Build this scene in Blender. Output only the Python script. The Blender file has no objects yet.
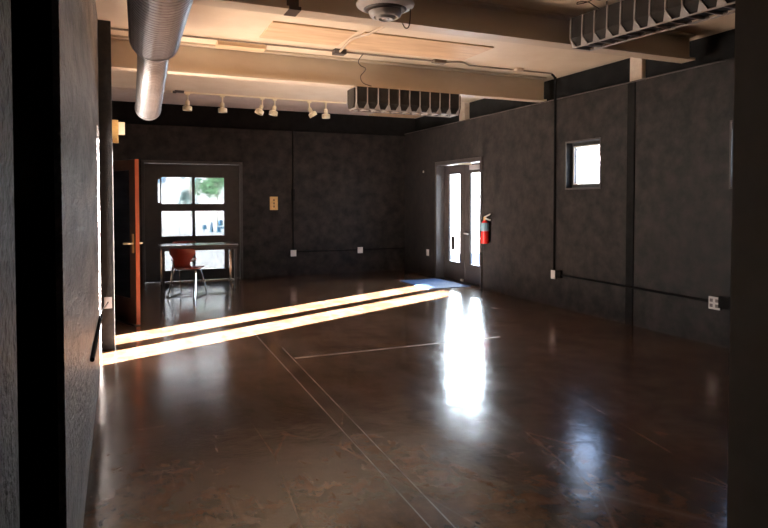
import bpy, bmesh, math, random
from mathutils import Vector, Matrix
random.seed(7)
PI = math.pi
S = bpy.context.scene
C = S.collection

# ------------------------------------------------------------------ camera
cd = bpy.data.cameras.new('camera'); cam = bpy.data.objects.new('camera', cd); C.objects.link(cam)
cam.location = (0, 0, 1.45)
cam.rotation_euler = (PI/2 - 0.029, 0, -math.radians(23.4))
cd.sensor_width = 36; cd.lens = 28.78; cd.shift_y = -46/768; cd.clip_start = 0.02; cd.clip_end = 300
S.camera = cam

# ------------------------------------------------------------------ world, sun, area lights, exposure
S.view_settings.view_transform = 'Standard'; S.view_settings.look = 'None'
S.view_settings.gamma = 1; S.view_settings.use_curve_mapping = False
S.view_settings.exposure = 0.0
S.cycles.use_denoising = True
S.cycles.max_bounces = 10; S.cycles.diffuse_bounces = 6
S.cycles.sample_clamp_indirect = 8

w = bpy.data.worlds.new('world'); S.world = w; w.use_nodes = True
nt = w.node_tree; bg = nt.nodes['Background']
tc = nt.nodes.new('ShaderNodeTexCoord'); sx = nt.nodes.new('ShaderNodeSeparateXYZ'); cr = nt.nodes.new('ShaderNodeValToRGB')
nt.links.new(tc.outputs['Generated'], sx.inputs[0]); nt.links.new(sx.outputs['Z'], cr.inputs[0]); nt.links.new(cr.outputs[0], bg.inputs[0])
cr.color_ramp.elements[0].position = 0.0; cr.color_ramp.elements[0].color = (.78, .88, 1, 1)
cr.color_ramp.elements[1].position = 0.6; cr.color_ramp.elements[1].color = (.32, .52, 1, 1)
bg.inputs[1].default_value = 8.0

def light(name, kind, loc, direction, energy, color, size=None, size_y=None, spread=None):
    l = bpy.data.lights.new(name, kind); o = bpy.data.objects.new(name, l); C.objects.link(o)
    o.location = loc; o.rotation_euler = Vector(direction).to_track_quat('-Z', 'Y').to_euler()
    l.energy = energy; l.color = color
    if kind == 'AREA':
        l.shape = 'RECTANGLE'; l.size = size; l.size_y = size_y or size
        if spread: l.spread = spread
    return o
E_SUN = math.radians(20.4)
sd = Vector((.905*math.cos(E_SUN), .425*math.cos(E_SUN), -math.sin(E_SUN)))
sun = light('sun', 'SUN', (-10, -4, 8), sd, 600, (1, .97, .93)); sun.data.angle = .018
# added area lamp standing in for daylight bounced up outside the left-hand doorway
light('doorway_fill', 'AREA', (-.75, 6.45, .75), (1, -.05, .75), 150, (1, .80, .60), 1.3, 1.2)
# added area lamp outside the double door, brightens far floor and door reflection
light('double_door_fill', 'AREA', (6.6, 10.2, 1.5), (-1, -.55, -.08), 900, (.86, .93, 1), 2.2, 2.2)

# ------------------------------------------------------------------ helpers
def tag(o, label=None, cat=None, group=None, kind=None):
    if label: o['label'] = label
    if cat: o['category'] = cat
    if group: o['group'] = group
    if kind: o['kind'] = kind
    return o
def empty(name, loc=(0, 0, 0), rz=0, **k):
    o = bpy.data.objects.new(name, None); C.objects.link(o); o.location = loc; o.rotation_euler = (0, 0, rz)
    o.empty_display_size = .1
    return tag(o, **k)
def obj(name, bm, m, parent=None, smooth=False, bevel=0, **k):
    bmesh.ops.recalc_face_normals(bm, faces=bm.faces)
    me = bpy.data.meshes.new(name); bm.to_mesh(me); bm.free()
    o = bpy.data.objects.new(name, me); C.objects.link(o)
    for mm in (m if isinstance(m, (list, tuple)) else [m]): me.materials.append(mm)
    if smooth:
        for p in me.polygons: p.use_smooth = True
        try: me.set_sharp_from_angle(angle=math.radians(38))
        except Exception: pass
    if parent: o.parent = parent
    if bevel:
        b = o.modifiers.new('bevel', 'BEVEL'); b.width = bevel; b.segments = 2; b.limit_method = 'ANGLE'
    return tag(o, **k)
def box(bm, x0, x1, y0, y1, z0, z1, mi=0):
    vs = [bm.verts.new((x, y, z)) for x in (x0, x1) for y in (y0, y1) for z in (z0, z1)]
    for f in ((0, 1, 3, 2), (4, 6, 7, 5), (0, 4, 5, 1), (2, 3, 7, 6), (0, 2, 6, 4), (1, 5, 7, 3)):
        bm.faces.new([vs[i] for i in f]).material_index = mi
    return bm
def B(*a):
    bm = bmesh.new(); box(bm, *a); return bm
def prism(bm, pts, axis, a, b):
    def P(u, v, t): return {'x': (t, u, v), 'y': (u, t, v), 'z': (u, v, t)}[axis]
    A = [bm.verts.new(P(u, v, a)) for u, v in pts]; Bv = [bm.verts.new(P(u, v, b)) for u, v in pts]
    n = len(pts)
    bm.faces.new(A); bm.faces.new(Bv)
    for i in range(n): bm.faces.new((A[i], A[(i+1) % n], Bv[(i+1) % n], Bv[i]))
    return bm
def tube(bm, pts, r, seg=8, radii=None):
    pts = [Vector(p) for p in pts]; rings = []; ref = None
    for i, p in enumerate(pts):
        d = (pts[min(i+1, len(pts)-1)] - pts[max(i-1, 0)]).normalized()
        if ref is None: ref = d.orthogonal().normalized()
        u = (ref - d*ref.dot(d)); u = u.normalized() if u.length > 1e-5 else d.orthogonal().normalized(); ref = u
        v = d.cross(u); rr = radii[i] if radii else r
        rings.append([bm.verts.new(p + (u*math.cos(2*PI*k/seg) + v*math.sin(2*PI*k/seg))*rr) for k in range(seg)])
    for a, b in zip(rings, rings[1:]):
        for k in range(seg): bm.faces.new((a[k], a[(k+1) % seg], b[(k+1) % seg], b[k]))
    bm.faces.new(rings[0]); bm.faces.new(rings[-1])
    return bm
def lathe(bm, prof, seg=32, M=None):
    M = M or Matrix(); rings = []
    for r, z in prof:
        if r < 1e-6: rings.append([bm.verts.new(M @ Vector((0, 0, z)))])
        else: rings.append([bm.verts.new(M @ Vector((r*math.cos(2*PI*k/seg), r*math.sin(2*PI*k/seg), z))) for k in range(seg)])
    for a, b in zip(rings, rings[1:]):
        for k in range(seg):
            k2 = (k+1) % seg
            if len(a) == 1 and len(b) == 1: continue
            if len(a) == 1: bm.faces.new((a[0], b[k], b[k2]))
            elif len(b) == 1: bm.faces.new((a[k], a[k2], b[0]))
            else: bm.faces.new((a[k], a[k2], b[k2], b[k]))
    return bm
def smoothpath(pts, n=8):
    pts = [Vector(p) for p in pts]; out = []
    P = [pts[0]] + pts + [pts[-1]]
    for i in range(1, len(P)-2):
        a, b, c, d = P[i-1], P[i], P[i+1], P[i+2]
        for k in range(n):
            t = k/n
            out.append(.5*((2*b) + (c-a)*t + (2*a-5*b+4*c-d)*t*t + (3*b-a-3*c+d)*t**3))
    out.append(pts[-1]); return out
def wall_cells(bm, axis, t0, t1, us, zs, holes):
    """wall slab between t0..t1 across its thickness, gridded along u and z, with rectangular holes (u0,u1,z0,z1)"""
    U = sorted(set(list(us) + [h[0] for h in holes] + [h[1] for h in holes]))
    Z = sorted(set(list(zs) + [h[2] for h in holes] + [h[3] for h in holes]))
    def inh(u, z): return any(h[0] < u < h[1] and h[2] < z < h[3] for h in holes)
    nu, nz = len(U)-1, len(Z)-1
    solid = [[not inh((U[i]+U[i+1])/2, (Z[j]+Z[j+1])/2) for j in range(nz)] for i in range(nu)]
    cache = {}
    def V(u, z, t):
        k = (u, z, t)
        if k not in cache: cache[k] = bm.verts.new((t, u, z) if axis == 'x' else (u, t, z))
        return cache[k]
    def sol(i, j): return 0 <= i < nu and 0 <= j < nz and solid[i][j]
    for i in range(nu):
        for j in range(nz):
            if not solid[i][j]: continue
            a, b, c, d = U[i], U[i+1], Z[j], Z[j+1]
            for t in (t0, t1): bm.faces.new([V(a, c, t), V(b, c, t), V(b, d, t), V(a, d, t)])
            if not sol(i-1, j): bm.faces.new([V(a, c, t0), V(a, d, t0), V(a, d, t1), V(a, c, t1)])
            if not sol(i+1, j): bm.faces.new([V(b, c, t0), V(b, d, t0), V(b, d, t1), V(b, c, t1)])
            if not sol(i, j-1): bm.faces.new([V(a, c, t0), V(b, c, t0), V(b, c, t1), V(a, c, t1)])
            if not sol(i, j+1): bm.faces.new([V(a, d, t0), V(b, d, t0), V(b, d, t1), V(a, d, t1)])
    return bm

# ------------------------------------------------------------------ materials
def mat(name, col, rough=.5, metal=0, spec=.5, col2=None, scale=6, stretch=(1, 1, 1), bump=0, bscale=60, rough2=None, detail=5, coat=0, lo=.35, hi=.65, bdist=.01):
    m = bpy.data.materials.new(name); m.use_nodes = True; n = m.node_tree; b = n.nodes['Principled BSDF']
    b.inputs['Base Color'].default_value = (*col, 1); b.inputs['Roughness'].default_value = rough
    b.inputs['Metallic'].default_value = metal; b.inputs['Specular IOR Level'].default_value = spec
    b.inputs['Coat Weight'].default_value = coat
    tcn = n.nodes.new('ShaderNodeTexCoord'); mp = n.nodes.new('ShaderNodeMapping'); mp.inputs['Scale'].default_value = stretch
    n.links.new(tcn.outputs['Object'], mp.inputs[0])
    nz = n.nodes.new('ShaderNodeTexNoise'); nz.inputs['Scale'].default_value = scale; nz.inputs['Detail'].default_value = detail
    nz.inputs['Roughness'].default_value = .62
    n.links.new(mp.outputs[0], nz.inputs['Vector'])
    rp = n.nodes.new('ShaderNodeValToRGB'); rp.color_ramp.elements[0].position = lo; rp.color_ramp.elements[1].position = hi
    c2 = col2 or tuple(min(1, c*1.12) for c in col)
    rp.color_ramp.elements[0].color = (*col, 1); rp.color_ramp.elements[1].color = (*c2, 1)
    n.links.new(nz.outputs['Fac'], rp.inputs[0]); n.links.new(rp.outputs[0], b.inputs['Base Color'])
    if rough2 is not None:
        mr = n.nodes.new('ShaderNodeMapRange'); mr.inputs['To Min'].default_value = rough; mr.inputs['To Max'].default_value = rough2
        mr.inputs['From Min'].default_value = lo; mr.inputs['From Max'].default_value = hi
        n.links.new(nz.outputs['Fac'], mr.inputs['Value']); n.links.new(mr.outputs[0], b.inputs['Roughness'])
    if bump:
        nb = n.nodes.new('ShaderNodeTexNoise'); nb.inputs['Scale'].default_value = bscale; nb.inputs['Detail'].default_value = 6
        n.links.new(mp.outputs[0], nb.inputs['Vector'])
        bp = n.nodes.new('ShaderNodeBump'); bp.inputs['Strength'].default_value = bump; bp.inputs['Distance'].default_value = bdist
        n.links.new(nb.outputs['Fac'], bp.inputs['Height']); n.links.new(bp.outputs[0], b.inputs['Normal'])
    return m
def glassmat(name, tint, rough=0.0):
    m = bpy.data.materials.new(name); m.use_nodes = True; n = m.node_tree; n.nodes.clear()
    out = n.nodes.new('ShaderNodeOutputMaterial'); mx = n.nodes.new('ShaderNodeMixShader')
    tr = n.nodes.new('ShaderNodeBsdfTransparent'); gl = n.nodes.new('ShaderNodeBsdfGlossy'); fr = n.nodes.new('ShaderNodeFresnel')
    fr.inputs[0].default_value = 1.45; tr.inputs[0].default_value = (*tint, 1); gl.inputs['Roughness'].default_value = .02
    ge = n.nodes.new('ShaderNodeNewGeometry'); iv = n.nodes.new('ShaderNodeMath'); iv.operation = 'SUBTRACT'; iv.inputs[0].default_value = 1
    ml = n.nodes.new('ShaderNodeMath'); ml.operation = 'MULTIPLY'; n.links.new(ge.outputs['Backfacing'], iv.inputs[1])
    n.links.new(iv.outputs[0], ml.inputs[0]); n.links.new(fr.outputs[0], ml.inputs[1]); n.links.new(ml.outputs[0], mx.inputs[0])
    n.links.new(tr.outputs[0], mx.inputs[1]); n.links.new(gl.outputs[0], mx.inputs[2])
    n.links.new(mx.outputs[0], out.inputs[0]); return m

M = {}
M['wall'] = mat('black_wall_paint', (.0045, .0035, .0032), .55, col2=(.026, .0195, .017), scale=5.5, spec=.2, rough2=.62, bump=.3, bscale=14, detail=12, lo=.36, hi=.66)
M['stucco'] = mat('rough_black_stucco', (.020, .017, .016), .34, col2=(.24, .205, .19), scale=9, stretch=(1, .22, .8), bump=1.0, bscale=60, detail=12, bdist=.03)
M['stucco_shaded'] = mat('shaded_rough_stucco', (.010, .008, .007), .5, col2=(.070, .058, .050), scale=9, stretch=(1, .5, .8), bump=1.0, bscale=60, detail=12, bdist=.02, spec=.2)  # darker stucco copy: shade of the near stretch put into its colour
M['black'] = mat('black_paint_and_shade', (.004, .0036, .0034), .8, spec=.1, col2=(.009, .008, .0075), bump=.2, bscale=40)
M['column'] = mat('worn_black_column_paint', (.010, .009, .008), .6, col2=(.035, .028, .022), scale=14, bump=.4, bscale=60)
M['pillar'] = mat('flat_dark_brown_paint', (.13, .115, .095), .8, spec=.2, col2=(.15, .13, .11))
M['frame'] = mat('black_frame_paint', (.018, .015, .014), .38, col2=(.028, .024, .022), scale=9)
M['dframe'] = mat('brown_black_door_paint', (.035, .027, .025), .35, col2=(.05, .040, .036), scale=5)
M['ceil'] = mat('cream_ceiling_paint', (.74, .62, .47), .7, col2=(.81, .70, .56), scale=2.2, bump=.15, bscale=12)
M['ceil2'] = mat('greyish_ceiling_board', (.66, .56, .50), .7, col2=(.72, .63, .58), scale=3, bump=.1, bscale=12)
M['beam'] = mat('cream_beam_paint', (.62, .51, .38), .55, col2=(.70, .59, .46), scale=3, stretch=(.4, 1, 1), bump=.1, bscale=20)
M['ply'] = mat('bare_plywood', (.58, .40, .24), .65, col2=(.74, .55, .36), scale=5, stretch=(.35, 2.2, 1), bump=.1)
M['bare'] = mat('unpainted_block_fill', (.55, .45, .36), .8, col2=(.68, .58, .48), scale=9, bump=.3)
M['white'] = mat('white_plastic_and_gleam', (.62, .58, .56), .4, col2=(.70, .66, .63))
M['socket'] = mat('grey_socket_face', (.16, .14, .14), .5)
M['dark'] = mat('dark_socket_slots', (.05, .04, .04), .5)
M['cream'] = mat('cream_lamp_enamel', (.86, .76, .55), .4, col2=(.90, .82, .62))
M['tan'] = mat('tan_brass_plate', (.62, .36, .12), .4, col2=(.75, .48, .18), scale=20)
M['conduit'] = mat('black_conduit', (.005, .0045, .0045), .8, spec=.1)
M['gconduit'] = mat('painted_grey_conduit', (.16, .12, .09), .5, col2=(.24, .19, .15))
M['cable'] = mat('brown_cable', (.05, .03, .02), .5)
M['flex'] = mat('flexible_cream_conduit', (.50, .40, .31), .5)
M['steel'] = mat('galvanised_spiral_steel', (.42, .42, .44), .30, metal=.7, col2=(.60, .60, .63), scale=7, rough2=.42, bump=.1, bscale=14)
M['seam'] = mat('duct_lock_seam', (.36, .36, .38), .35, metal=.9)
M['chrome'] = mat('chrome', (.72, .72, .74), .14, metal=1)
M['fixdark'] = mat('dark_louvre_inside', (.016, .012, .010), .7, spec=.2, col2=(.028, .021, .016))
M['fixfin'] = mat('grey_louvre_edge', (.34, .29, .26), .45, col2=(.42, .36, .32))
M['red'] = mat('oxblood_moulded_plywood', (.20, .022, .012), .3, col2=(.28, .035, .018), scale=8, stretch=(1, 1, .2), coat=.3)
M['tabletop'] = mat('glossy_grey_table_laminate', (.30, .31, .33), .12, col2=(.36, .37, .39))
M['tframe'] = mat('dark_steel_table_frame', (.06, .055, .055), .35, metal=.5)
M['orange'] = mat('orange_painted_door_edge', (.30, .060, .016), .5, col2=(.38, .085, .024), scale=9, stretch=(1, 1, .2))
M['darkwood'] = mat('dark_brown_door_paint', (.05, .022, .014), .35, col2=(.08, .035, .02))
M['fire'] = mat('fire_extinguisher_red', (.62, .02, .015), .25, coat=.5)
M['blue'] = mat('pale_blue_label', (.20, .34, .42), .4)
M['rubber'] = mat('black_rubber', (.012, .012, .012), .5)
M['mat'] = mat('blue_grey_doormat', (.016, .040, .105), .6, col2=(.035, .075, .17), scale=40, bump=.6, bscale=200)
M['asphalt'] = mat('pale_concrete_paving', (.42, .40, .37), .85, col2=(.52, .50, .46), scale=.6, bump=.2)
M['render'] = mat('pale_rendered_facade', (.60, .58, .56), .85, col2=(.66, .64, .62), scale=.5)
M['leaf'] = mat('green_leaf', (.05, .15, .06), .6, col2=(.14, .26, .12), scale=2)  # leaf greens mixed at random
M['leaf2'] = mat('blue_green_leaf', (.06, .13, .13), .6, col2=(.15, .24, .22), scale=2)
M['bark'] = mat('tree_bark', (.30, .26, .22), .8, col2=(.40, .36, .30), scale=14, bump=.6)
M['navy'] = mat('dark_blue_paint', (.005, .06, .11), .5)
M['slate'] = mat('dark_window_glass', (.10, .16, .20), .15)
M['glass'] = glassmat('clear_glass', (.92, .95, .96))
M['tint'] = glassmat('dimming_window_glass', (.165, .175, .185))  # pane tint added to dim the bright view outside
M['doorglass'] = glassmat('dull_bluish_glass', (.35, .42, .50))

def floor_material():
    m = bpy.data.materials.new('polished_brown_concrete'); m.use_nodes = True; n = m.node_tree; L = n.links; b = n.nodes['Principled BSDF']
    tcn = n.nodes.new('ShaderNodeTexCoord')
    def noise(scale, detail=6, rough=.6, dist=0, st=(1, 1, 1), rot=0):
        mp = n.nodes.new('ShaderNodeMapping'); mp.inputs['Scale'].default_value = st; mp.inputs['Rotation'].default_value = (0, 0, rot)
        L.new(tcn.outputs['Object'], mp.inputs[0])
        q = n.nodes.new('ShaderNodeTexNoise'); q.inputs['Scale'].default_value = scale; q.inputs['Detail'].default_value = detail
        q.inputs['Roughness'].default_value = rough; q.inputs['Distortion'].default_value = dist
        L.new(mp.outputs[0], q.inputs['Vector']); return q.outputs['Fac']
    def ramp(src, stops):
        r = n.nodes.new('ShaderNodeValToRGB'); e = r.color_ramp.elements
        while len(e) < len(stops): e.new(.5)
        for i, (p, c) in enumerate(stops): e[i].position = p; e[i].color = (*c, 1) if len(c) == 3 else c
        L.new(src, r.inputs[0]); return r.outputs[0]
    def mix(f, a, c, mode='MIX'):
        q = n.nodes.new('ShaderNodeMix'); q.data_type = 'RGBA'; q.blend_type = mode
        if isinstance(f, float): q.inputs[0].default_value = f
        else: L.new(f, q.inputs[0])
        for i, s in ((6, a), (7, c)):
            if isinstance(s, tuple): q.inputs[i].default_value = (*s, 1)
            else: L.new(s, q.inputs[i])
        return q.outputs[2]
    big = noise(.9, 8, .62, .6); fine = noise(9, 8, .7, .3); streak = noise(2.2, 8, .7, 0, (1, .35, 1), .5)
    base = ramp(big, [(.32, (.062, .027, .012)), (.52, (.120, .056, .028)), (.72, (.19, .105, .060))])
    base = mix(.6, base, ramp(fine, [(.3, (.028, .012, .006)), (.7, (.165, .086, .046))]))
    base = mix(ramp(streak, [(.45, (0, 0, 0)), (.85, (.5, .5, .5))]), base, (.16, .12, .095))
    # scuffs: thin pale scratches
    vo = n.nodes.new('ShaderNodeTexVoronoi'); vo.feature = 'DISTANCE_TO_EDGE'; vo.inputs['Scale'].default_value = 1.1
    mpv = n.nodes.new('ShaderNodeMapping'); mpv.inputs['Scale'].default_value = (1, .3, 1); mpv.inputs['Rotation'].default_value = (0, 0, .9)
    L.new(tcn.outputs['Object'], mpv.inputs[0]); L.new(mpv.outputs[0], vo.inputs['Vector'])
    sc = ramp(vo.outputs['Distance'], [(0, (.35, .35, .35)), (.006, (0, 0, 0))])
    base = mix(sc, base, (.24, .18, .14))
    scr = noise(26, 6, .75, .2, (1, .12, 1), -.35); scr2 = noise(20, 6, .75, .2, (.12, 1, 1), .25)
    base = mix(ramp(scr, [(.54, (0, 0, 0)), (.72, (.38, .38, .38))]), base, (.20, .145, .11))
    base = mix(ramp(scr2, [(.56, (0, 0, 0)), (.74, (.30, .30, .30))]), base, (.20, .15, .12))
    base = mix(ramp(noise(2.4, 9, .7, .5), [(.38, (.6, .6, .6)), (.55, (0, 0, 0))]), base, (.022, .012, .007))
    L.new(base, b.inputs['Base Color'])
    rr = n.nodes.new('ShaderNodeMapRange'); rr.inputs['From Min'].default_value = .3; rr.inputs['From Max'].default_value = .7
    rr.inputs['To Min'].default_value = .10; rr.inputs['To Max'].default_value = .28
    L.new(streak, rr.inputs['Value']); L.new(rr.outputs[0], b.inputs['Roughness'])
    bp = n.nodes.new('ShaderNodeBump'); bp.inputs['Strength'].default_value = .16; bp.inputs['Distance'].default_value = .02
    L.new(noise(3.6, 8, .62, .2), bp.inputs['Height']); L.new(bp.outputs[0], b.inputs['Normal'])
    b.inputs['Specular IOR Level'].default_value = .5
    b.inputs['Coat Weight'].default_value = .6; b.inputs['Coat Roughness'].default_value = .13; b.inputs['Coat IOR'].default_value = 1.4; b.inputs['IOR'].default_value = 1.38; L.new(bp.outputs[0], b.inputs['Coat Normal'])
    return m
M['floor'] = floor_material()
M['joint'] = mat('pale_floor_joint_filler', (.06, .036, .024), .4, col2=(.20, .15, .12), scale=5, stretch=(1, 1, 1), lo=.42, hi=.62)
M['patch'] = mat('paler_concrete_trench_patch', (.065, .036, .022), .32, spec=.25, col2=(.12, .072, .047), scale=3, detail=8)

# ------------------------------------------------------------------ structure
LX, RX, BY, CZ = -.16, 5.44, 11.49, 3.17
obj('floor', B(-1.6, 6.0, -3.2, 12.0, -.15, 0), M['floor'], kind='structure')
obj('ceiling', B(-1.6, 6.0, -3.2, 12.0, CZ, CZ+.25), M['ceil'], kind='structure')

bm = bmesh.new()   # left wall beyond the dark opening
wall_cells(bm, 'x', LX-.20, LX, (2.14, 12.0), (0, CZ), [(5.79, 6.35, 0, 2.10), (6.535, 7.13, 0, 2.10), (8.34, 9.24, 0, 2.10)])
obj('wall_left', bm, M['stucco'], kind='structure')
bm = bmesh.new()   # stretch of left wall beside the camera, and the closet behind, coloured black for shade
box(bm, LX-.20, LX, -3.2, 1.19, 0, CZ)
obj('wall_left_near', bm, M['stucco_shaded'], kind='structure')
bm = bmesh.new()
box(bm, -1.5, -1.4, 1.0, 2.4, 0, CZ); box(bm, -1.5, LX-.20, 1.0, 1.18, 0, CZ); box(bm, -1.5, LX-.02, 2.135, 2.25, 0, CZ)  # black skin over the wall end stands for the unlit opening
obj('wall_closet', bm, M['black'], kind='structure')
bm = bmesh.new()   # small dark lobby beyond the side doorway
box(bm, -1.5, -1.4, 8.2, 9.4, 0, CZ); box(bm, -1.4, LX-.20, 8.1, 8.2, 0, CZ); box(bm, -1.4, LX-.20, 9.4, 9.5, 0, CZ)
obj('wall_lobby', bm, M['black'], kind='structure')

DOOR = (8.52, 10.12, 0, 2.155)
bm = bmesh.new()
wall_cells(bm, 'x', RX, 5.62, (-3.2, 12.0), (0, 2.81), [DOOR, (5.89, 6.50, 1.61, 2.20), (3.62, 4.12, 1.58, 2.20)])
obj('wall_right', bm, M['wall'], kind='structure')
bm = box(B(5.70, 5.78, -3.2, 12.0, 2.805, CZ), 5.62, 5.78, -3.2, 12.0, 2.60, 2.805)
obj('wall_right_upper', bm, M['black'], kind='structure')
WIN = (.42, 2.07, 0, 2.10)
bm = bmesh.new()
wall_cells(bm, 'y', BY, 11.75, (LX-.2, 5.78), (0, 2.78), [WIN])
obj('wall_back', bm, M['wall'], kind='structure')
obj('wall_back_upper', B(LX-.2, 5.70, 11.52, 11.75, 2.78, CZ), M['black'], kind='structure')
bm = bmesh.new(); box(bm, 1.92, 6.0, .9, 1.45, 0, CZ)
obj('wall_front', bm, M['pillar'], kind='structure')
bm = bmesh.new(); box(bm, -1.6, 6.0, -3.3, -3.2, 0, CZ)
obj('wall_rear', bm, M['wall'], kind='structure')

# vertical pilaster strip on the right wall and ledge trim
obj('trim_1', B(RX-.012, RX+.01, 5.33, 5.44, 0, 2.80), M['black'], kind='structure')
bm = bmesh.new(); box(bm, RX-.004, 5.70, 1.45, BY, 2.805, 2.818)
obj('trim_2', bm, M['dframe'], kind='structure')
obj('trim_3', B(LX, RX, 11.475, 11.52, 2.765, 2.785), M['black'], kind='structure')
# floor joints, flush with the slab
bm = bmesh.new()
prism(bm, [(1.340, 6.6), (1.347, 6.6), (1.246, 1.9), (1.239, 1.9)], 'z', -.01, .0012)
obj('trim_4', bm, M['joint'], kind='structure')
bm = bmesh.new(); prism(bm, [(1.462, 5.9), (1.469, 5.9), (1.342, 1.9), (1.335, 1.9)], 'z', -.01, .0012)
obj('trim_12', bm, M['joint'], kind='structure')
obj('trim_5', B(1.47, 3.7, 5.44, 5.475, -.01, .0010), M['joint'], kind='structure')
# greyer board strip along the end of the ceiling
obj('trim_7', B(LX, 5.7, 10.25, 11.52, CZ-.02, CZ+.01), M['ceil2'], kind='structure')
obj('trim_8', B(5.64, 5.702, 5.44, 5.62, 2.818, 3.17), M['bare'], kind='structure')
obj('trim_9', B(5.60, 5.702, 9.38, 9.56, 2.818, 3.17), M['bare'], kind='structure')

# post between the two open bays of the left doorway
obj('trim_10', B(LX, -.047, 6.50, 6.62, 0, CZ), M['column'], kind='structure', bevel=.004)

obj('trim_11', B(-.159, -.048, 7.135, 7.16, 0, 2.10), M['column'], kind='structure')

# ------------------------------------------------------------------ double door in the right wall
d = empty('door_1', (5.60, 9.32, 0), kind='structure')
bm = bmesh.new()
box(bm, -.19, .05, -.80, -.74, 0, 2.155); box(bm, -.19, .05, .74, .80, 0, 2.155); box(bm, -.19, .05, -.74, .74, 2.09, 2.155)
obj('door_frame', bm, M['dframe'], d, bevel=.004)
obj('threshold', B(-.10, .06, -.74, .74, 0, .012), M['dframe'], d)
def leaf(y0, y1, parent):
    e = empty('door_leaf', (0, 0, 0)); e.parent = parent
    bm = bmesh.new(); g0, g1, z0, z1 = y0+.17, y1-.17, .34, 1.915
    wall_cells(bm, 'x', -.022, .022, (y0, y1), (.01, 2.085), [(g0, g1, z0, z1)])
    obj('leaf_frame', bm, M['dframe'], e, bevel=.003)
    obj('glass_pane', B(-.004, .004, g0, g1, z0, z1), M['glass'], e)
    obj('kick_bolt', B(-.05, -.022, y0+.06 if y0 < 0 else y0+.03, y0+.13 if y0 < 0 else y0+.10, .015, .055), M['white'], e, bevel=.004)  # white instead of chrome: bright gleam put into the colour
    return e
a = leaf(-.735, -.004, d); b_ = leaf(.004, .735, d)
obj('notice_panel', B(-.03, -.006, .36, .47, .55, .80), M['fixdark'], b_, bevel=.002)
h = empty('door_handle'); h.parent = d
bm = bmesh.new(); lathe(bm, [(0, 0), (.028, 0), (.028, .012), (0, .012)], 20, Matrix.Translation((-.022, -.05, .87)) @ Matrix.Rotation(-PI/2, 4, 'Y'))
obj('handle_rose', bm, M['chrome'], h, smooth=True)
bm = bmesh.new(); tube(bm, smoothpath([(-.03, -.05, .87), (-.065, -.055, .87), (-.075, -.09, .87), (-.072, -.19, .865)], 5), .014)
obj('handle_lever', bm, M['white'], h, smooth=True)  # chrome lever coloured white for its bright reflection
c = empty('door_closer'); c.parent = d
obj('closer_body', B(-.085, -.022, -.52, -.24, 1.97, 2.05), M['white'], c, bevel=.008)
bm = bmesh.new(); tube(bm, [(-.06, -.28, 2.065), (-.13, -.05, 2.085), (-.10, .38, 2.10)], .015)
obj('closer_arm', bm, M['cream'], c)

# ------------------------------------------------------------------ small square windows in the right wall
def small_window(n, y0, y1, z0, z1):
    e = empty('window_%d' % n, (5.55, (y0+y1)/2, z0), kind='structure')
    w_, h_ = (y1-y0)/2, z1-z0
    bm = bmesh.new(); wall_cells(bm, 'x', -.025, .025, (-w_+.003, w_-.003), (.003, h_-.003), [(-w_+.045, w_-.045, .045, h_-.045)])
    obj('window_frame', bm, M['frame'], e, bevel=.003)
    bm = bmesh.new(); wall_cells(bm, 'x', -.035, -.025, (-w_+.045, w_-.045), (.045, h_-.045), [(-w_+.065, w_-.065, .065, h_-.065)])
    obj('sash_frame', bm, M['white'] if n == 1 else M['frame'], e)
    obj('glass_pane', B(-.003, .003, -w_+.046, w_-.046, .046, h_-.046), M['glass'], e)
    bm = bmesh.new(); wall_cells(bm, 'x', -.118, -.108, (-w_-.02, w_+.02), (-.02, h_+.02), [(-w_, w_, 0, h_)])
    obj('casing', bm, M['dframe'], e, bevel=.002)
small_window(1, 5.89, 6.50, 1.61, 2.20)
small_window(2, 3.62, 4.12, 1.58, 2.20)

# ------------------------------------------------------------------ glazed panel door in the back wall
e = empty('window_3', (1.245, 11.57, 0), kind='structure')
cols = [(-.54, -.02), (.03, .545)]; rows = [(.19, .665), (.805, 1.255), (1.385, 1.86)]
holes = [(c0, c1, r0, r1) for c0, c1 in cols for r0, r1 in rows] + [(-.60, -.562, 1.41, 1.82)]
bm = bmesh.new(); wall_cells(bm, 'y', -.03, .03, (-.822, .822), (.002, 2.097), holes)
obj('window_frame', bm, M['frame'], e, bevel=.004)
for c0, c1, r0, r1 in holes:
    obj('glass_pane', B(c0, c1, -.003, .003, r0, r1), M['tint'], e)
bm = bmesh.new(); wall_cells(bm, 'y', -.095, -.082, (-.87, .87), (0, 2.15), [(-.825, .825, 0, 2.10)])
obj('casing', bm, M['frame'], e, bevel=.003)

# ------------------------------------------------------------------ glazed side door standing open against the left wall
hx, hy = LX+.03, 8.32; fx, fy = .20, 7.60
L_ = math.hypot(fx-hx, fy-hy); ang = math.atan2(fy-hy, fx-hx)
e = empty('door_2', (hx, hy, 0), ang, kind='structure')
bm = bmesh.new(); wall_cells(bm, 'y', -.022, .022, (0, L_-.012), (.012, 1.92), [(.12, L_-.15, .30, 1.80)])
obj('leaf_frame', bm, M['darkwood'], e, bevel=.003)
obj('leaf_edge', B(L_-.012, L_, -.023, .023, .012, 1.92), M['orange'], e, bevel=.002, label='orange painted lock edge')
obj('glass_pane', B(.12, L_-.15, -.004, .004, .30, 1.80), M['doorglass'], e)
for s in (-1, 1):
    hd = empty('door_handle'); hd.parent = e
    obj('handle_plate', B(L_-.085, L_-.04, min(s*.022, s*.030), max(s*.022, s*.030), .84, 1.06), M['tan'], hd, bevel=.003)
    bm = bmesh.new(); tube(bm, smoothpath([(L_-.062, s*.028, .95), (L_-.062, s*.075, .95), (L_-.085, s*.085, .95), (L_-.17, s*.085, .945)], 5), .011)
    obj('handle_lever', bm, M['cream'], hd, smooth=True)
obj('weather_strip', B(.0, L_-.02, -.03, .03, .004, .012), M['steel'], e)

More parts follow.
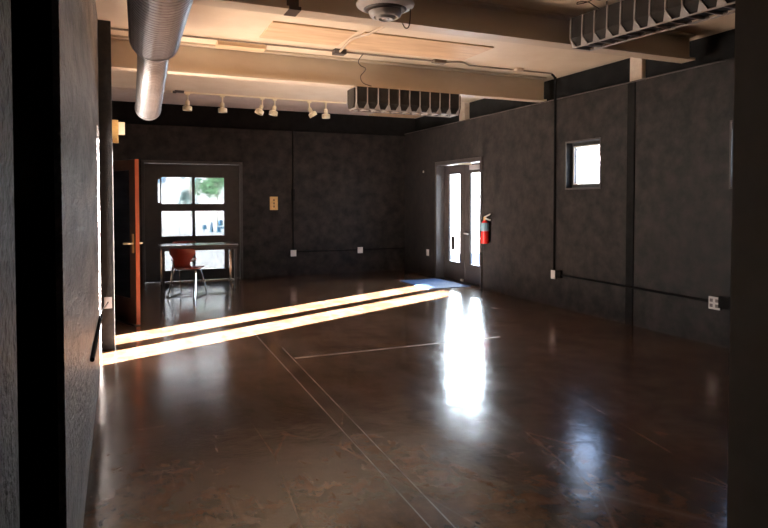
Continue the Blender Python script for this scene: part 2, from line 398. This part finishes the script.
# ------------------------------------------------------------------ steel beams
def beam(y, zb, x0, x1, hw, label):
    bm = bmesh.new(); t = .022
    prism(bm, [(y-hw, zb), (y+hw, zb), (y+hw, zb+t), (y+.012, zb+t+.006), (y+.012, CZ-t-.006), (y+hw, CZ-t), (y+hw, CZ-.001),
               (y-hw, CZ-.001), (y-hw, CZ-t), (y-.012, CZ-t-.006), (y-.012, zb+t+.006), (y-hw, zb+t)], 'x', x0, x1)
    return obj('steel_beam', bm, M['beam'], label=label, cat='beam', group='cream steel ceiling beams')
beam(4.68, 2.90, LX, 5.50, .085, 'cream painted steel ceiling beam nearest the viewer, with the dark tape band')
beam(7.10, 2.838, LX, 5.52, .075, 'cream painted steel ceiling beam farther back, behind the plywood boards')
bm = bmesh.new(); zb = 2.90
for a_, b2 in (((4.68-.088), (4.68+.088)),): box(bm, 1.205, 1.30, a_, b2, zb-.003, zb+.024)
box(bm, 1.205, 1.30, 4.663, 4.697, zb+.02, CZ-.02)
obj('tape_band', bm, M['cable'], label='dark brown tape band wrapped round the near cream beam', cat='tape')

# ------------------------------------------------------------------ plywood boards on the ceiling
for x0, x1, y0, y1, lb in ((1.38, 2.24, 5.87, 6.48, 'bare plywood ceiling board left of the pale flexible conduit'),
                           (2.33, 3.88, 5.87, 6.55, 'long bare plywood ceiling board right of the pale flexible conduit')):
    obj('plywood_board', B(x0, x1, y0, y1, CZ-.017, CZ-.001), M['ply'], label=lb, cat='board', group='plywood boards on the ceiling', bevel=.002)
obj('timber_batten', B(1.0, 1.52, 6.80, 6.96, CZ-.05, CZ), M['ply'], label='short pale timber batten on the ceiling beside the far beam', cat='batten', bevel=.003)
obj('timber_batten', B(4.6, 5.6, 10.32, 11.4, CZ-.036, CZ-.021), M['ply'], label='pale wood board on the ceiling at the back right corner behind the far louvred fixture', cat='board', bevel=.003)

# ------------------------------------------------------------------ spiral ducts
def spiral_duct(name, pts, R, pitch, label, ridge=.0035):
    root = empty(name, pts[0], label=label, cat='duct')
    org = Vector(pts[0]); P = [Vector(p)-org for p in smoothpath(pts, 24)]
    seg = 40; bm = bmesh.new(); rings = []; ref = Vector((0, 0, 1))
    for i, p in enumerate(P):
        dd = (P[min(i+1, len(P)-1)]-P[max(i-1, 0)]).normalized(); u = (ref-dd*ref.dot(dd)).normalized(); v = dd.cross(u)
        rings.append((p, u, v, [bm.verts.new(p+(u*math.cos(2*PI*k/seg)+v*math.sin(2*PI*k/seg))*R) for k in range(seg)]))
    for a_, b2 in zip(rings, rings[1:]):
        for k in range(seg): bm.faces.new((a_[3][k], a_[3][(k+1) % seg], b2[3][(k+1) % seg], b2[3][k]))
    for p, u, v, rg in (rings[0], rings[-1]):
        inner = [bm.verts.new(p+(u*math.cos(2*PI*k/seg)+v*math.sin(2*PI*k/seg))*(R-.012)) for k in range(seg)]
        for k in range(seg): bm.faces.new((rg[k], rg[(k+1) % seg], inner[(k+1) % seg], inner[k]))
    obj('duct_tube', bm, M['steel'], root, smooth=True)
    # helical lock seam
    bm = bmesh.new(); cum = [0]
    for i in range(1, len(P)): cum.append(cum[-1]+(P[i]-P[i-1]).length)
    tot = cum[-1]; n = int(tot/pitch*28); path = []
    j = 0
    for i in range(n+1):
        s = tot*i/n
        while j < len(P)-2 and cum[j+1] < s: j += 1
        f = (s-cum[j])/max(1e-6, cum[j+1]-cum[j]); c0 = P[j].lerp(P[j+1], min(1, f)); u = rings[j][1]; v = rings[j][2]; a0 = 2*PI*s/pitch
        path.append(c0+(u*math.cos(a0)+v*math.sin(a0))*(R+.0005))
    tube(bm, path, ridge, 4)
    obj('lock_seam', bm, M['seam'], root, smooth=True)
    return root
big = spiral_duct('spiral_duct', [(.20, .6, 2.62), (.215, 2.6, 2.62), (.235, 3.8, 2.63), (.262, 4.88, 2.655)], .175, .055, 'large silver spiral duct coming in overhead at upper left')
bm = bmesh.new(); Mx = Matrix.Translation((.062, 4.27, .033)) @ Matrix.Rotation(-PI/2, 4, 'X')
lathe(bm, [(.178, -.03), (.182, -.03), (.182, 0), (.178, .02), (.12, .05), (.0, .05)], 40, Mx)
obj('end_collar', bm, M['steel'], big, smooth=True)
small = spiral_duct('spiral_duct', [(.262, 4.965, 2.63), (.272, 5.5, 2.53), (.282, 6.48, 2.36)], .116, .035, 'narrower silver spiral duct running on from the end of the large one', .003)
bm = bmesh.new(); lathe(bm, [(.119, -.02), (.123, -.02), (.123, .015), (.105, .022), (.0, .022)], 36, Matrix.Translation((.02, 1.545, -.27)) @ Matrix.Rotation(-PI/2-.17, 4, 'X'))
obj('end_cap', bm, M['steel'], small, smooth=True)
obj('duct_hole', B(.085, .112, 1.40, 1.43, -.30, -.27), M['dark'], small)
bm = bmesh.new()
for (yy, rr, zz, xx) in ((2.0, .178, 0, .01),):
    lathe(bm, [(rr, -.02), (rr+.004, -.02), (rr+.004, .02), (rr, .02)], 36, Matrix.Translation((xx, yy-.6, zz)) @ Matrix.Rotation(-PI/2, 4, 'X'))
    box(bm, xx-.012, xx+.012, yy-.612, yy-.588, rr, CZ-2.62)
obj('hanger_strap', bm, M['steel'], big)
bm = bmesh.new(); box(bm, -.01, .0, .70, .72, .0, CZ-2.63)
obj('hanger_strap', bm, M['steel'], small)

# ------------------------------------------------------------------ round ceiling diffuser
e = empty('ceiling_diffuser', (1.88, 4.32, 2.90), label='round white ceiling air diffuser with stepped rings, in front of the near beam', cat='vent')
bm = bmesh.new(); lathe(bm, [(.10, .27), (.10, .07), (.212, .050), (.222, .036), (.219, .026), (.200, .012), (.168, -.004), (.160, .002), (.195, .022), (.205, .034)], 48)
obj('outer_ring', bm, M['white'], e, smooth=True)
bm = bmesh.new(); lathe(bm, [(.0, .012), (.185, .020), (.150, -.012), (0, -.02)], 40)
obj('dark_throat', bm, M['dark'], e, smooth=True)
bm = bmesh.new(); lathe(bm, [(.128, -.022), (.118, -.050), (.100, -.064), (.088, -.062), (.098, -.045), (.118, -.022)], 48)
obj('middle_ring', bm, M['white'], e, smooth=True)
bm = bmesh.new(); lathe(bm, [(.080, -.030), (.074, -.060), (.062, -.078), (.050, -.078), (.042, -.062), (.034, -.060), (.028, -.074), (.016, -.076), (.012, -.066), (0, -.066)], 48)
obj('centre_cone', bm, M['white'], e, smooth=True)
bm = bmesh.new(); tube(bm, [(0, 0, .27), (0, 0, .03)], .02); obj('stem', bm, M['white'], e)

# hanging hooked wire
bm = bmesh.new(); tube(bm, smoothpath([(2.06, 4.25, CZ), (2.06, 4.26, 3.0), (2.062, 4.26, 2.86), (2.05, 4.26, 2.775), (2.02, 4.26, 2.76), (1.995, 4.26, 2.795)], 7), .0045)
obj('hanging_wire', bm, M['cable'], label='dark hooked wire hanging beside the round ceiling diffuser', cat='wire')

# ------------------------------------------------------------------ louvred fixtures
def louvre(name, loc, rz, ncell, pitch, label, tilt=0, rail=True):
    root = empty(name, loc, rz, label=label, cat='light fixture'); root.rotation_euler = (0, tilt, rz)
    H, W, Wb, zc = .27, .135, .10, .085   # z from -H to 0; side shoulders at -H+zc
    L = ncell*pitch
    prof = [(-W, 0), (W, 0), (W, -H+zc), (Wb, -H), (-Wb, -H), (-W, -H+zc)]
    k = .94
    body = [(-W*k, -.004), (W*k, -.004), (W*k, -H+zc), (Wb*k, -H+.03), (-Wb*k, -H+.03), (-W*k, -H+zc)]
    bm = bmesh.new(); prism(bm, body, 'x', .004, L-.004)
    prism(bm, [(u*.86, (v+H/2)*.86-H/2) for u, v in prof], 'x', -.028, L+.028); obj('housing', bm, M['fixdark'], root)
    for i in range(ncell+1):
        bm = bmesh.new(); x = i*pitch
        prism(bm, prof, 'x', x-.0055, x+.0055)
        for s in (-1, 1):     # flared feet of each fin on the sloped sides
            for q in (-1, 1):
                if (i == 0 and q < 0) or (i == ncell and q > 0): continue
                p1 = Vector((x, s*W, -H+zc)); p2 = Vector((x, s*Wb, -H)); p3 = Vector((x+q*pitch*.30, s*Wb, -H))
                inn = Vector((0, -s*.008, 0))
                A = [bm.verts.new(v) for v in (p1, p2, p3)]; D = [bm.verts.new(v+inn) for v in (p1, p2, p3)]
                bm.faces.new(A); bm.faces.new(D)
                for j in range(3): bm.faces.new((A[j], A[(j+1) % 3], D[(j+1) % 3], D[j]))
        obj('louvre_fin', bm, M['fixfin'], root)
    for s in (-1, 1):
        bm = bmesh.new(); box(bm, 0, L, s*Wb-.006, s*Wb+.006, -H-.004, -H+.008)
        obj('bottom_rail', bm, M['fixfin'], root)
    bm = bmesh.new(); box(bm, -.004, L+.004, -W*.5, W*.5, 0, .012)
    obj('top_rail', bm, M['ply'] if rail else M['fixfin'], root)
    return root
f1 = louvre('louvred_fixture', (2.64, 7.06, 2.822), 0, 10, .142, 'grey louvred strip fixture hanging under the far beam')
f2 = louvre('louvred_fixture', (3.90, 4.46, 3.095), -PI/2, 12, .15, 'large dark louvred strip fixture hanging at upper right', tilt=.035)
for xx in (.25, 1.2):
    bm = bmesh.new(); tube(bm, [(xx, 0, .01), (xx, 0, .018)], .012); obj('hanger', bm, M['cable'], f1)
for xx in (.3, 1.4):
    bm = bmesh.new(); tube(bm, [(xx, 0, .01), (xx, 0, .075+xx*.035)], .006); obj('hanger', bm, M['cable'], f2)
bm = bmesh.new(); tube(bm, smoothpath([(2.63, 6.68, 3.15), (2.60, 6.76, 3.08), (2.66, 6.85, 3.05), (2.74, 6.88, 3.02), (2.68, 6.90, 2.93), (2.72, 6.92, 2.86), (2.84, 6.95, 2.835)], 7), .0055)
obj('power_cable', bm, M['cable'], label='thin brown cable looping down to the far louvred fixture', cat='cable')
bm = bmesh.new(); tube(bm, smoothpath([(3.66, 4.08, 3.17), (3.66, 4.08, 3.15), (3.72, 4.06, 3.13), (3.75, 4.06, 3.145), (3.70, 4.07, 3.155), (3.65, 4.10, 3.12), (3.55, 4.12, 3.09), (3.56, 4.12, 3.11), (3.64, 4.10, 3.115), (3.70, 4.08, 3.08), (3.74, 4.07, 3.06)], 7), .0045)
obj('power_cable', bm, M['cable'], label='dark curled cable above the upper right louvred fixture', cat='cable')

# ------------------------------------------------------------------ ceiling conduit
e = empty('ceiling_conduit', (0, 6.70, 3.15), label='thin grey conduit running across the ceiling just before the far beam', cat='conduit')
bm = bmesh.new(); tube(bm, [(-.10, 0, 0), (3.55, 0, 0)], .011); obj('pipe', bm, M['gconduit'], e, smooth=True)
bm = bmesh.new(); tube(bm, smoothpath([(3.72, 0, 0), (3.92, -.06, .005), (4.08, .02, 0), (4.2, .03, 0), (5.36, .02, 0)], 6), .010); obj('pipe', bm, M['gconduit'], e, smooth=True)
bm = bmesh.new(); box(bm, 2.27, 2.41, -.06, .05, -.035, .019); obj('junction_box', bm, M['dark'], e, bevel=.004)
bm = bmesh.new(); box(bm, 3.55, 3.72, -.04, .04, -.02, .019); obj('junction_box', bm, M['gconduit'], e, bevel=.004)
bm = bmesh.new(); lathe(bm, [(0, .019), (.07, .019), (.07, -.015), (0, -.015)], 8, Matrix.Translation((4.82, .02, 0))); obj('junction_box', bm, M['flex'], e)
bm = bmesh.new(); tube(bm, smoothpath([(2.33, 6.64, 3.138), (2.30, 6.40, 3.136), (2.27, 6.1, 3.138), (2.36, 5.80, 3.138), (2.42, 5.45, 3.150)], 6), .013)
obj('flexible_conduit', bm, M['flex'], smooth=True, label='pale flexible conduit between the two plywood ceiling boards', cat='conduit')
# wall conduits
e = empty('wall_conduit', (RX-.016, 6.72, .46), label='black conduit dropping down the right wall and running on along it', cat='conduit')
bm = bmesh.new(); tube(bm, smoothpath([(-.06, 0, CZ-.49), (-.005, 0, CZ-.55), (0, 0, 2.4), (0, 0, .05)], 5), .015); obj('drop_pipe', bm, M['conduit'], e, smooth=True)
bm = bmesh.new(); tube(bm, [(0, -.06, -.01), (0, -2.42, -.02)], .013); obj('run_pipe', bm, M['conduit'], e, smooth=True)
bm = bmesh.new(); tube(bm, [(0, -2.50, -.02), (0, -4.8, -.02)], .013); obj('run_pipe', bm, M['conduit'], e, smooth=True)
obj('back_box', B(-.025, .014, -.16, -.055, -.05, .05), M['conduit'], e, bevel=.003)
obj('back_box', B(-.025, .014, -2.64, -2.51, -.07, .05), M['conduit'], e, bevel=.003)
e = empty('wall_conduit', (3.07, BY-.014, .44), label='black conduit dropping down the back wall and turning along to the corner', cat='conduit')
bm = bmesh.new(); tube(bm, [(0, 0, .05), (0, 0, 2.33)], .012); obj('drop_pipe', bm, M['conduit'], e, smooth=True)
bm = bmesh.new(); tube(bm, [(.05, 0, .02), (2.36, 0, .02)], .010); obj('run_pipe', bm, M['conduit'], e, smooth=True)
obj('pull_box', B(-.03, .03, -.02, .012, 1.0, 1.22), M['conduit'], e, bevel=.004)
bm = bmesh.new(); tube(bm, [(LX+.014, 3.85, .54), (LX+.014, 5.7, .47)], .013)
tube(bm, smoothpath([(LX+.014, 5.69, .47), (LX+.02, 6.0, .468), (LX+.06, 6.46, .468)]), .004)
obj('wall_conduit', bm, M['conduit'], smooth=True, label='black conduit sloping along the left wall to the post outlet', cat='conduit')

# ------------------------------------------------------------------ outlets
def outlet(loc, normal, label, w_=.085, h_=.115, gang=1):
    rz = {'-x': -PI/2, '-y': 0}[normal]
    e = empty('wall_outlet', loc, rz, label=label, cat='outlet', group='white wall outlets')
    # local: front faces -y
    cover = obj('cover_plate', B(-w_/2, w_/2, -.034, -.024, -h_/2, h_/2), M['white'], e, bevel=.003)
    obj('box_body', B(-w_/2+.006, w_/2-.006, -.026, .0, -h_/2+.006, h_/2-.006), M['conduit'], e)
    for g in range(gang):
        cx = 0 if gang == 1 else (-.031 + .062*g)
        for zz in (-.026, .026):
            o = obj('socket', B(cx-.017, cx+.017, -.0365, -.033, zz-.016, zz+.016), M['white' if gang == 1 else 'socket'], cover, bevel=.002)
    return e
outlet((RX, 4.26, .43), '-x', 'white double outlet low on the right wall nearest the viewer', .125, .125, 2)
outlet((RX, 6.72, .44), '-x', 'white outlet at the foot of the black conduit on the right wall')
outlet((RX, 10.40, .45), '-x', 'white outlet on the right wall between the corner and the double door', .10, .12)
outlet((3.07, BY, .435), '-y', 'white outlet at the foot of the conduit on the back wall', .11, .12)
outlet((4.44, BY, .45), '-y', 'white outlet on the back wall nearest the corner', .11, .12)
outlet((-.10, 6.50, .46), '-y', 'pale outlet on the black post of the left wall', .07, .11)
obj('wall_stud', B(RX-.012, RX, 10.62, 10.65, 1.98, 2.02), M['white'], label='tiny pale sensor on the right wall near the corner', cat='sensor')

# switch plate on the back wall
e = empty('switch_plate', (2.70, BY, 1.39), label='tan switch plate with dark toggles on the back wall', cat='switch')
obj('plate', B(-.075, .075, -.012, 0, -.125, .125), M['tan'], e, bevel=.003)
for zz in (-.06, 0, .06): obj('toggle', B(-.010, .010, -.026, -.010, zz-.018, zz+.018), M['dark'], e)
# tan bracket high on left wall
e = empty('wall_bracket', (LX, 7.25, 2.19), label='small tan bracket high on the left wall above the open side door', cat='bracket')
obj('back_plate', B(0, .17, -.05, .05, -.12, .12), M['tan'], e, bevel=.004)
obj('arm', B(.17, .235, -.045, .045, -.03, .10), M['cream'], e, bevel=.004)

# ------------------------------------------------------------------ track spotlights
def spot(x, y, label, yaw=0, tilt=0):
    e = empty('track_spotlight', (x, y, CZ-.02), label=label, cat='spotlight', group='cream track spotlights by the back wall'); e.rotation_euler = (0, 0, yaw)
    obj('mount', B(-.035, .035, -.02, .02, -.03, 0), M['cream'], e, bevel=.004)
    bm = bmesh.new(); tube(bm, [(0, 0, -.03), (0, 0, -.13)], .013); obj('stem', bm, M['cream'], e)
    Mx = Matrix.Translation((0, 0, -.12)) @ Matrix.Rotation(tilt, 4, 'Y')
    bm = bmesh.new(); lathe(bm, [(0, 0), (.028, 0), (.033, -.01), (.033, -.075), (.066, -.09), (.072, -.095), (.072, -.155), (.064, -.155), (.056, -.12), (0, -.12)], 28, Mx)
    obj('lamp_head', bm, M['cream'], e, smooth=True)
    return e
for x, t, yw, lb in ((1.03, 0.03, 0, 'cream track spotlight pointing down, leftmost of the six, right of the duct'),
                 (1.57, -.03, 0, 'cream track spotlight pointing down, second from the duct'),
                 (2.22, .40, 0, 'cream track spotlight of the middle pair, the one nearer the duct'),
                 (2.43, .18, .0, 'cream track spotlight of the middle pair, the one farther from the duct'),
                 (3.03, -.55, 0, 'cream track spotlight of the right pair, tilted sideways'),
                 (3.33, -.3, 1.2, 'cream track spotlight nearest the far louvred fixture')):
    spot(x, 10.24, lb, yw, t)
obj('lighting_track', B(.78, 3.7, 10.23, 10.25, CZ-.025, CZ), M['cream'], label='cream lighting track along the ceiling edge carrying the spotlights', cat='track')
bm = bmesh.new(); box(bm, .83, .97, 10.14, 10.20, CZ-.035, CZ); box(bm, .80, .85, 10.12, 10.16, CZ-.05, CZ-.02)
obj('track_feed', bm, M['dark'], label='small dark power feed box at the duct end of the track', cat='box')

# ------------------------------------------------------------------ fire extinguisher
e = empty('fire_extinguisher', (RX-.085, 8.33, .76), label='red fire extinguisher hung on the right wall beside the double door', cat='fire extinguisher')
bm = bmesh.new(); lathe(bm, [(0, 0), (.058, 0), (.064, .01), (.064, .27), (.055, .33), (.028, .365), (.022, .37), (0, .37)], 28); obj('cylinder', bm, M['fire'], e, smooth=True)
bm = bmesh.new(); lathe(bm, [(.0648, .20), (.0655, .20), (.0655, .275), (.058, .33), (.0575, .33)], 28); obj('paper_label', bm, M['blue'], e, smooth=True)
bm = bmesh.new(); lathe(bm, [(0, .36), (.02, .36), (.022, .42), (0, .43)], 16); obj('valve', bm, M['tan'], e, smooth=True)
bm = bmesh.new(); tube(bm, [(0, .01, .42), (0, -.15, .47)], .012); tube(bm, [(0, .01, .405), (0, -.15, .375)], .012); obj('handle', bm, M['white'], e)
bm = bmesh.new(); tube(bm, smoothpath([(0, .02, .41), (-.02, .07, .40), (-.02, .088, .30), (-.01, .082, .12)], 6), .009); obj('hose', bm, M['rubber'], e, smooth=True)
obj('wall_hook', B(.03, .085, -.02, .02, .33, .38), M['rubber'], e)

# ------------------------------------------------------------------ doormat
bm = bmesh.new(); box(bm, 4.62, 5.42, 8.85, 9.98, 0, .010)
obj('doormat', bm, M['mat'], label='blue grey doormat on the floor before the double door', cat='mat', bevel=.004)

# ------------------------------------------------------------------ table
TX0, TX1, TY0, TY1 = .60, 1.79, 10.12, 10.72
e = empty('table', ((TX0+TX1)/2, (TY0+TY1)/2, 0), label='long narrow table with steel frame before the back window', cat='table')
a, b2 = (TX1-TX0)/2, (TY1-TY0)/2
obj('tabletop', B(-a, a, -b2, b2, .70, .735), M['tabletop'], e, bevel=.006)
obj('edge_band', B(-a-.004, a+.004, -b2-.004, b2+.004, .703, .729), M['tframe'], e)
bm = bmesh.new(); box(bm, -a+.03, a-.03, -b2+.03, -b2+.05, .65, .70); box(bm, -a+.03, a-.03, b2-.05, b2-.03, .65, .70)
box(bm, -a+.03, -a+.05, -b2+.03, b2-.03, .65, .70); box(bm, a-.05, a-.03, -b2+.03, b2-.03, .65, .70); obj('apron', bm, M['tframe'], e)
for sx_ in (-1, 1):
    for sy_ in (-1, 1):
        cx, cy = sx_*(a-.04), sy_*(b2-.05)
        obj('leg', B(cx-.02, cx+.02, cy-.02, cy+.02, 0, .70), M['tframe'] if sy_ < 0 else M['chrome'], e, bevel=.003)
    obj('side_rail', B(sx_*(a-.04)-.012, sx_*(a-.04)+.012, -b2+.05, b2-.05, .10, .13), M['tframe'], e)
obj('foot_rail', B(-a+.04, a-.04, .02, .05, .10, .135), M['chrome'], e)

# ------------------------------------------------------------------ chairs
def chair(loc, rz, label):
    e = empty('shell_chair', loc, rz, label=label, cat='chair', group='red shell chairs at the table')   # faces +y
    # moulded back: waisted outline, curved
    def sheet(rows, th, rev=False):
        bm = bmesh.new(); nx = 10; F = []; Bk = []
        for (y, z, hw, cv) in rows:
            fr = []; bk = []
            for i in range(nx+1):
                u = -1+2*i/nx; p = Vector((u*hw, y+cv*u*u, z)); q = p+Vector(th)
                fr.append(bm.verts.new(p)); bk.append(bm.verts.new(q))
            F.append(fr); Bk.append(bk)
        for A_ in (F, Bk):
            for r0, r1 in zip(A_, A_[1:]):
                for i in range(nx): bm.faces.new((r0[i], r0[i+1], r1[i+1], r1[i]))
        n = len(rows)
        for i in range(nx):
            bm.faces.new((F[0][i], F[0][i+1], Bk[0][i+1], Bk[0][i])); bm.faces.new((F[-1][i], F[-1][i+1], Bk[-1][i+1], Bk[-1][i]))
        for j in range(n-1):
            bm.faces.new((F[j][0], F[j+1][0], Bk[j+1][0], Bk[j][0])); bm.faces.new((F[j][-1], F[j+1][-1], Bk[j+1][-1], Bk[j][-1]))
        return bm
    back = [(-.17, .445, .13, .01), (-.195, .47, .125, .015), (-.21, .51, .12, .02), (-.22, .56, .13, .03), (-.228, .61, .165, .045), (-.235, .65, .195, .055), (-.242, .69, .20, .06), (-.247, .72, .195, .06), (-.25, .735, .17, .05)]
    obj('backrest', sheet(back, (0, -.011, .003)), M['red'], e, smooth=True)
    seat = [(-.17, .436, .13, 0), (-.12, .430, .18, 0), (-.04, .428, .205, 0), (.08, .432, .205, 0), (.17, .436, .195, 0), (.215, .428, .175, 0), (.225, .415, .16, 0)]
    bm = bmesh.new()
    rows = []
    nx = 10
    for (y, z, hw, cv) in seat:
        rows.append(([bm.verts.new((hw*(-1+2*i/nx), y, z+.012*(-1+2*i/nx)**2)) for i in range(nx+1)], [bm.verts.new((hw*(-1+2*i/nx), y, z-.012+.012*(-1+2*i/nx)**2)) for i in range(nx+1)]))
    for (a0, a1), (b0, b1) in zip(rows, rows[1:]):
        for i in range(nx):
            bm.faces.new((a0[i], a0[i+1], b0[i+1], b0[i])); bm.faces.new((a1[i], a1[i+1], b1[i+1], b1[i]))
        bm.faces.new((a0[0], b0[0], b1[0], a1[0])); bm.faces.new((a0[-1], b0[-1], b1[-1], a1[-1]))
    for q in (rows[0], rows[-1]):
        for i in range(nx): bm.faces.new((q[0][i], q[0][i+1], q[1][i+1], q[1][i]))
    obj('seat', bm, M['red'], e, smooth=True)
    for s in (-1, 1):
        bm = bmesh.new(); tube(bm, smoothpath([(s*.16, -.05, .415), (s*.175, -.12, .34), (s*.205, -.23, .04), (s*.205, -.215, .012), (s*.205, 0, .011), (s*.205, .205, .012), (s*.205, .22, .04), (s*.175, .10, .36), (s*.16, .03, .415)], 6), .010)
        obj('sled_leg', bm, M['chrome'], e, smooth=True)
    bm = bmesh.new(); tube(bm, [(-.16, -.05, .410), (.16, -.05, .410)], .009); tube(bm, [(-.16, .04, .410), (.16, .04, .410)], .009)
    obj('cross_bar', bm, M['chrome'], e, smooth=True)
    return e
chair((.95, 9.66, 0), -.50, 'oxblood red shell chair with chrome legs in front of the table')
chair((1.02, 11.0, 0), PI-.15, 'oxblood red shell chair behind the table, only its top showing')

# ------------------------------------------------------------------ outside
bm = bmesh.new(); box(bm, -60, 90, -60, 120, -.35, -.16)
obj('ground', bm, M['asphalt'], kind='structure')
M['bounce_white'] = mat('sun_bounce_wall', (.76, .84, .92), .85, col2=(.82, .89, .95), scale=.5)  # pale bluish colour for the added walls that reflect sun
def building(loc, size, label, wins, fm='render'):
    e = empty('building', loc, label=label, cat='building'); X, Y, Z = size
    obj('facade', B(0, X, 0, Y, -.16, Z), M[fm], e)
    obj('roof_edge', B(-.15, X+.15, -.15, Y+.15, Z, Z+.25), M['beam'], e)
    for (x0, x1, y0, y1, z0, z1) in wins: obj('window', B(x0, x1, y0, y1, z0, z1), M['slate'], e)
building((-14, 47, 0), (30, 8, 14), 'pale rendered building seen through the back window', [(16.4, 17.1, -.05, .02, 2.7, 3.4), (14.6, 15.1, -.05, .02, 2.4, 3.2)])
building((17, 22, 0), (8, 26, 9), 'tall pale building added to reflect sun, seen through the right hand double door', [(-.05, .02, 17, 18.2, 4.2, 5.4)], 'bounce_white')  # added as a tall sun reflector to brighten the door's floor reflection
building((17.5, 2, 0), (8, 19.6, 3.3), 'low pale building added to reflect sun, seen through the small square window', [(-.05, .02, 4, 5.2, 1.0, 2.2)], 'bounce_white')  # low stretch of the added reflector, keeps the window view bright
def tree(loc, R, zc, n, mt, label, name='tree', trunk=.06, ls=.16):
    e = empty(name, loc, label=label, cat='tree' if name == 'tree' else 'shrub')
    rnd = random.Random(int(loc[0]*13+loc[1]*7)); bm = bmesh.new()
    cl = [(Vector((rnd.uniform(-1, 1)*R[0]*.7, rnd.uniform(-1, 1)*R[1]*.7, zc+rnd.uniform(-1, 1)*R[2]*.7)), rnd.uniform(.25, .5)) for _ in range(16)]
    for _ in range(n):
        c0, k = rnd.choice(cl); v = Vector((rnd.gauss(0, 1), rnd.gauss(0, 1), rnd.gauss(0, 1))).normalized()*rnd.random()**.4
        p = c0+Vector((v.x*R[0]*k, v.y*R[1]*k, v.z*R[2]*k)); q = Matrix.Rotation(rnd.uniform(0, 6.28), 3, Vector((rnd.gauss(0, 1), rnd.gauss(0, 1), rnd.gauss(0, 1))).normalized())
        s = ls*rnd.uniform(.6, 1.3)
        bm.faces.new([bm.verts.new(p+q @ Vector(a0)*s) for a0 in ((-.5, 0, 0), (0, -.28, .06), (.5, 0, 0), (0, .28, .06))])
    obj('foliage', bm, mt, e)
    bm = bmesh.new(); tube(bm, smoothpath([(0, 0, -.16), (.05, 0, zc*.4), (0, .05, zc)], 4), trunk, 10)
    for k in range(7):
        c0 = cl[k][0]; tube(bm, [(0, 0, zc*.55), (c0.x*.5, c0.y*.5, (zc*.6+c0.z)*.5+.1), tuple(c0)], trunk*.3, 6)
    obj('trunk', bm, M['bark'], e)
tree((5.15, 36, 0), (1.5, 1.3, 1.5), 2.9, 5200, M['leaf'], 'green leafy tree seen in the upper right pane of the back window')
tree((4.2, 41, 0), (.7, .6, 1.9), 2.4, 1500, M['leaf2'], 'slim blue green tree beside the pale building, seen through the back window')
for x, y, lb in ((15.3, 21.2, 'sparse blue green shrub seen through the near leaf of the double door'), (13.2, 25.0, 'sparse blue green shrub seen through the far leaf of the double door')):
    tree((x, y, 0), (.95, .95, .8), 1.6, 800, M['leaf2'], lb, 'shrub', .04, .13)
tree((14.5, 15.2, 0), (1.8, 2.2, 1.2), 3.9, 420, M['leaf'], 'thin tree seen through the small square window', 'tree', .08, .2)
# parked odds and ends on the forecourt
tag(obj('traffic_cone', lathe(bmesh.new(), [(0, 0), (.11, 0), (.11, .04), (.09, .05), (.03, .58), (0, .58)], 20, Matrix.Translation((4.30, 31.8, -.16))), M['navy'], smooth=True), 'dark blue cone on the pale forecourt seen through the back window', 'cone')
def drum(x, y, z0, r, h, lb):
    bm = bmesh.new(); tube(bm, [(x, y, -.16), (x, y, z0+.02)], .012)
    lathe(bm, [(0, 0), (r*.8, 0), (r, h*.25), (r, h*.75), (r*.8, h), (0, h)], 20, Matrix.Translation((x, y, z0)))
    obj('round_post', bm, M['navy'], smooth=True, label=lb, cat='post', group='dark blue round posts outside')
drum(3.98, 32.0, -.02, .11, .22, 'short dark blue round headed post left of the cone')
drum(4.86, 32.6, .13, .13, .30, 'taller dark blue round headed post behind the low bench')
e = empty('bench', (4.78, 31.7, -.16), label='low dark blue bench on the pale forecourt seen through the back window', cat='bench')
obj('seat', B(-.22, .28, -.15, .15, .17, .26), M['navy'], e); obj('side', B(-.22, -.08, -.15, .15, 0, .17), M['navy'], e); obj('side', B(.14, .28, -.15, .15, 0, .17), M['navy'], e)
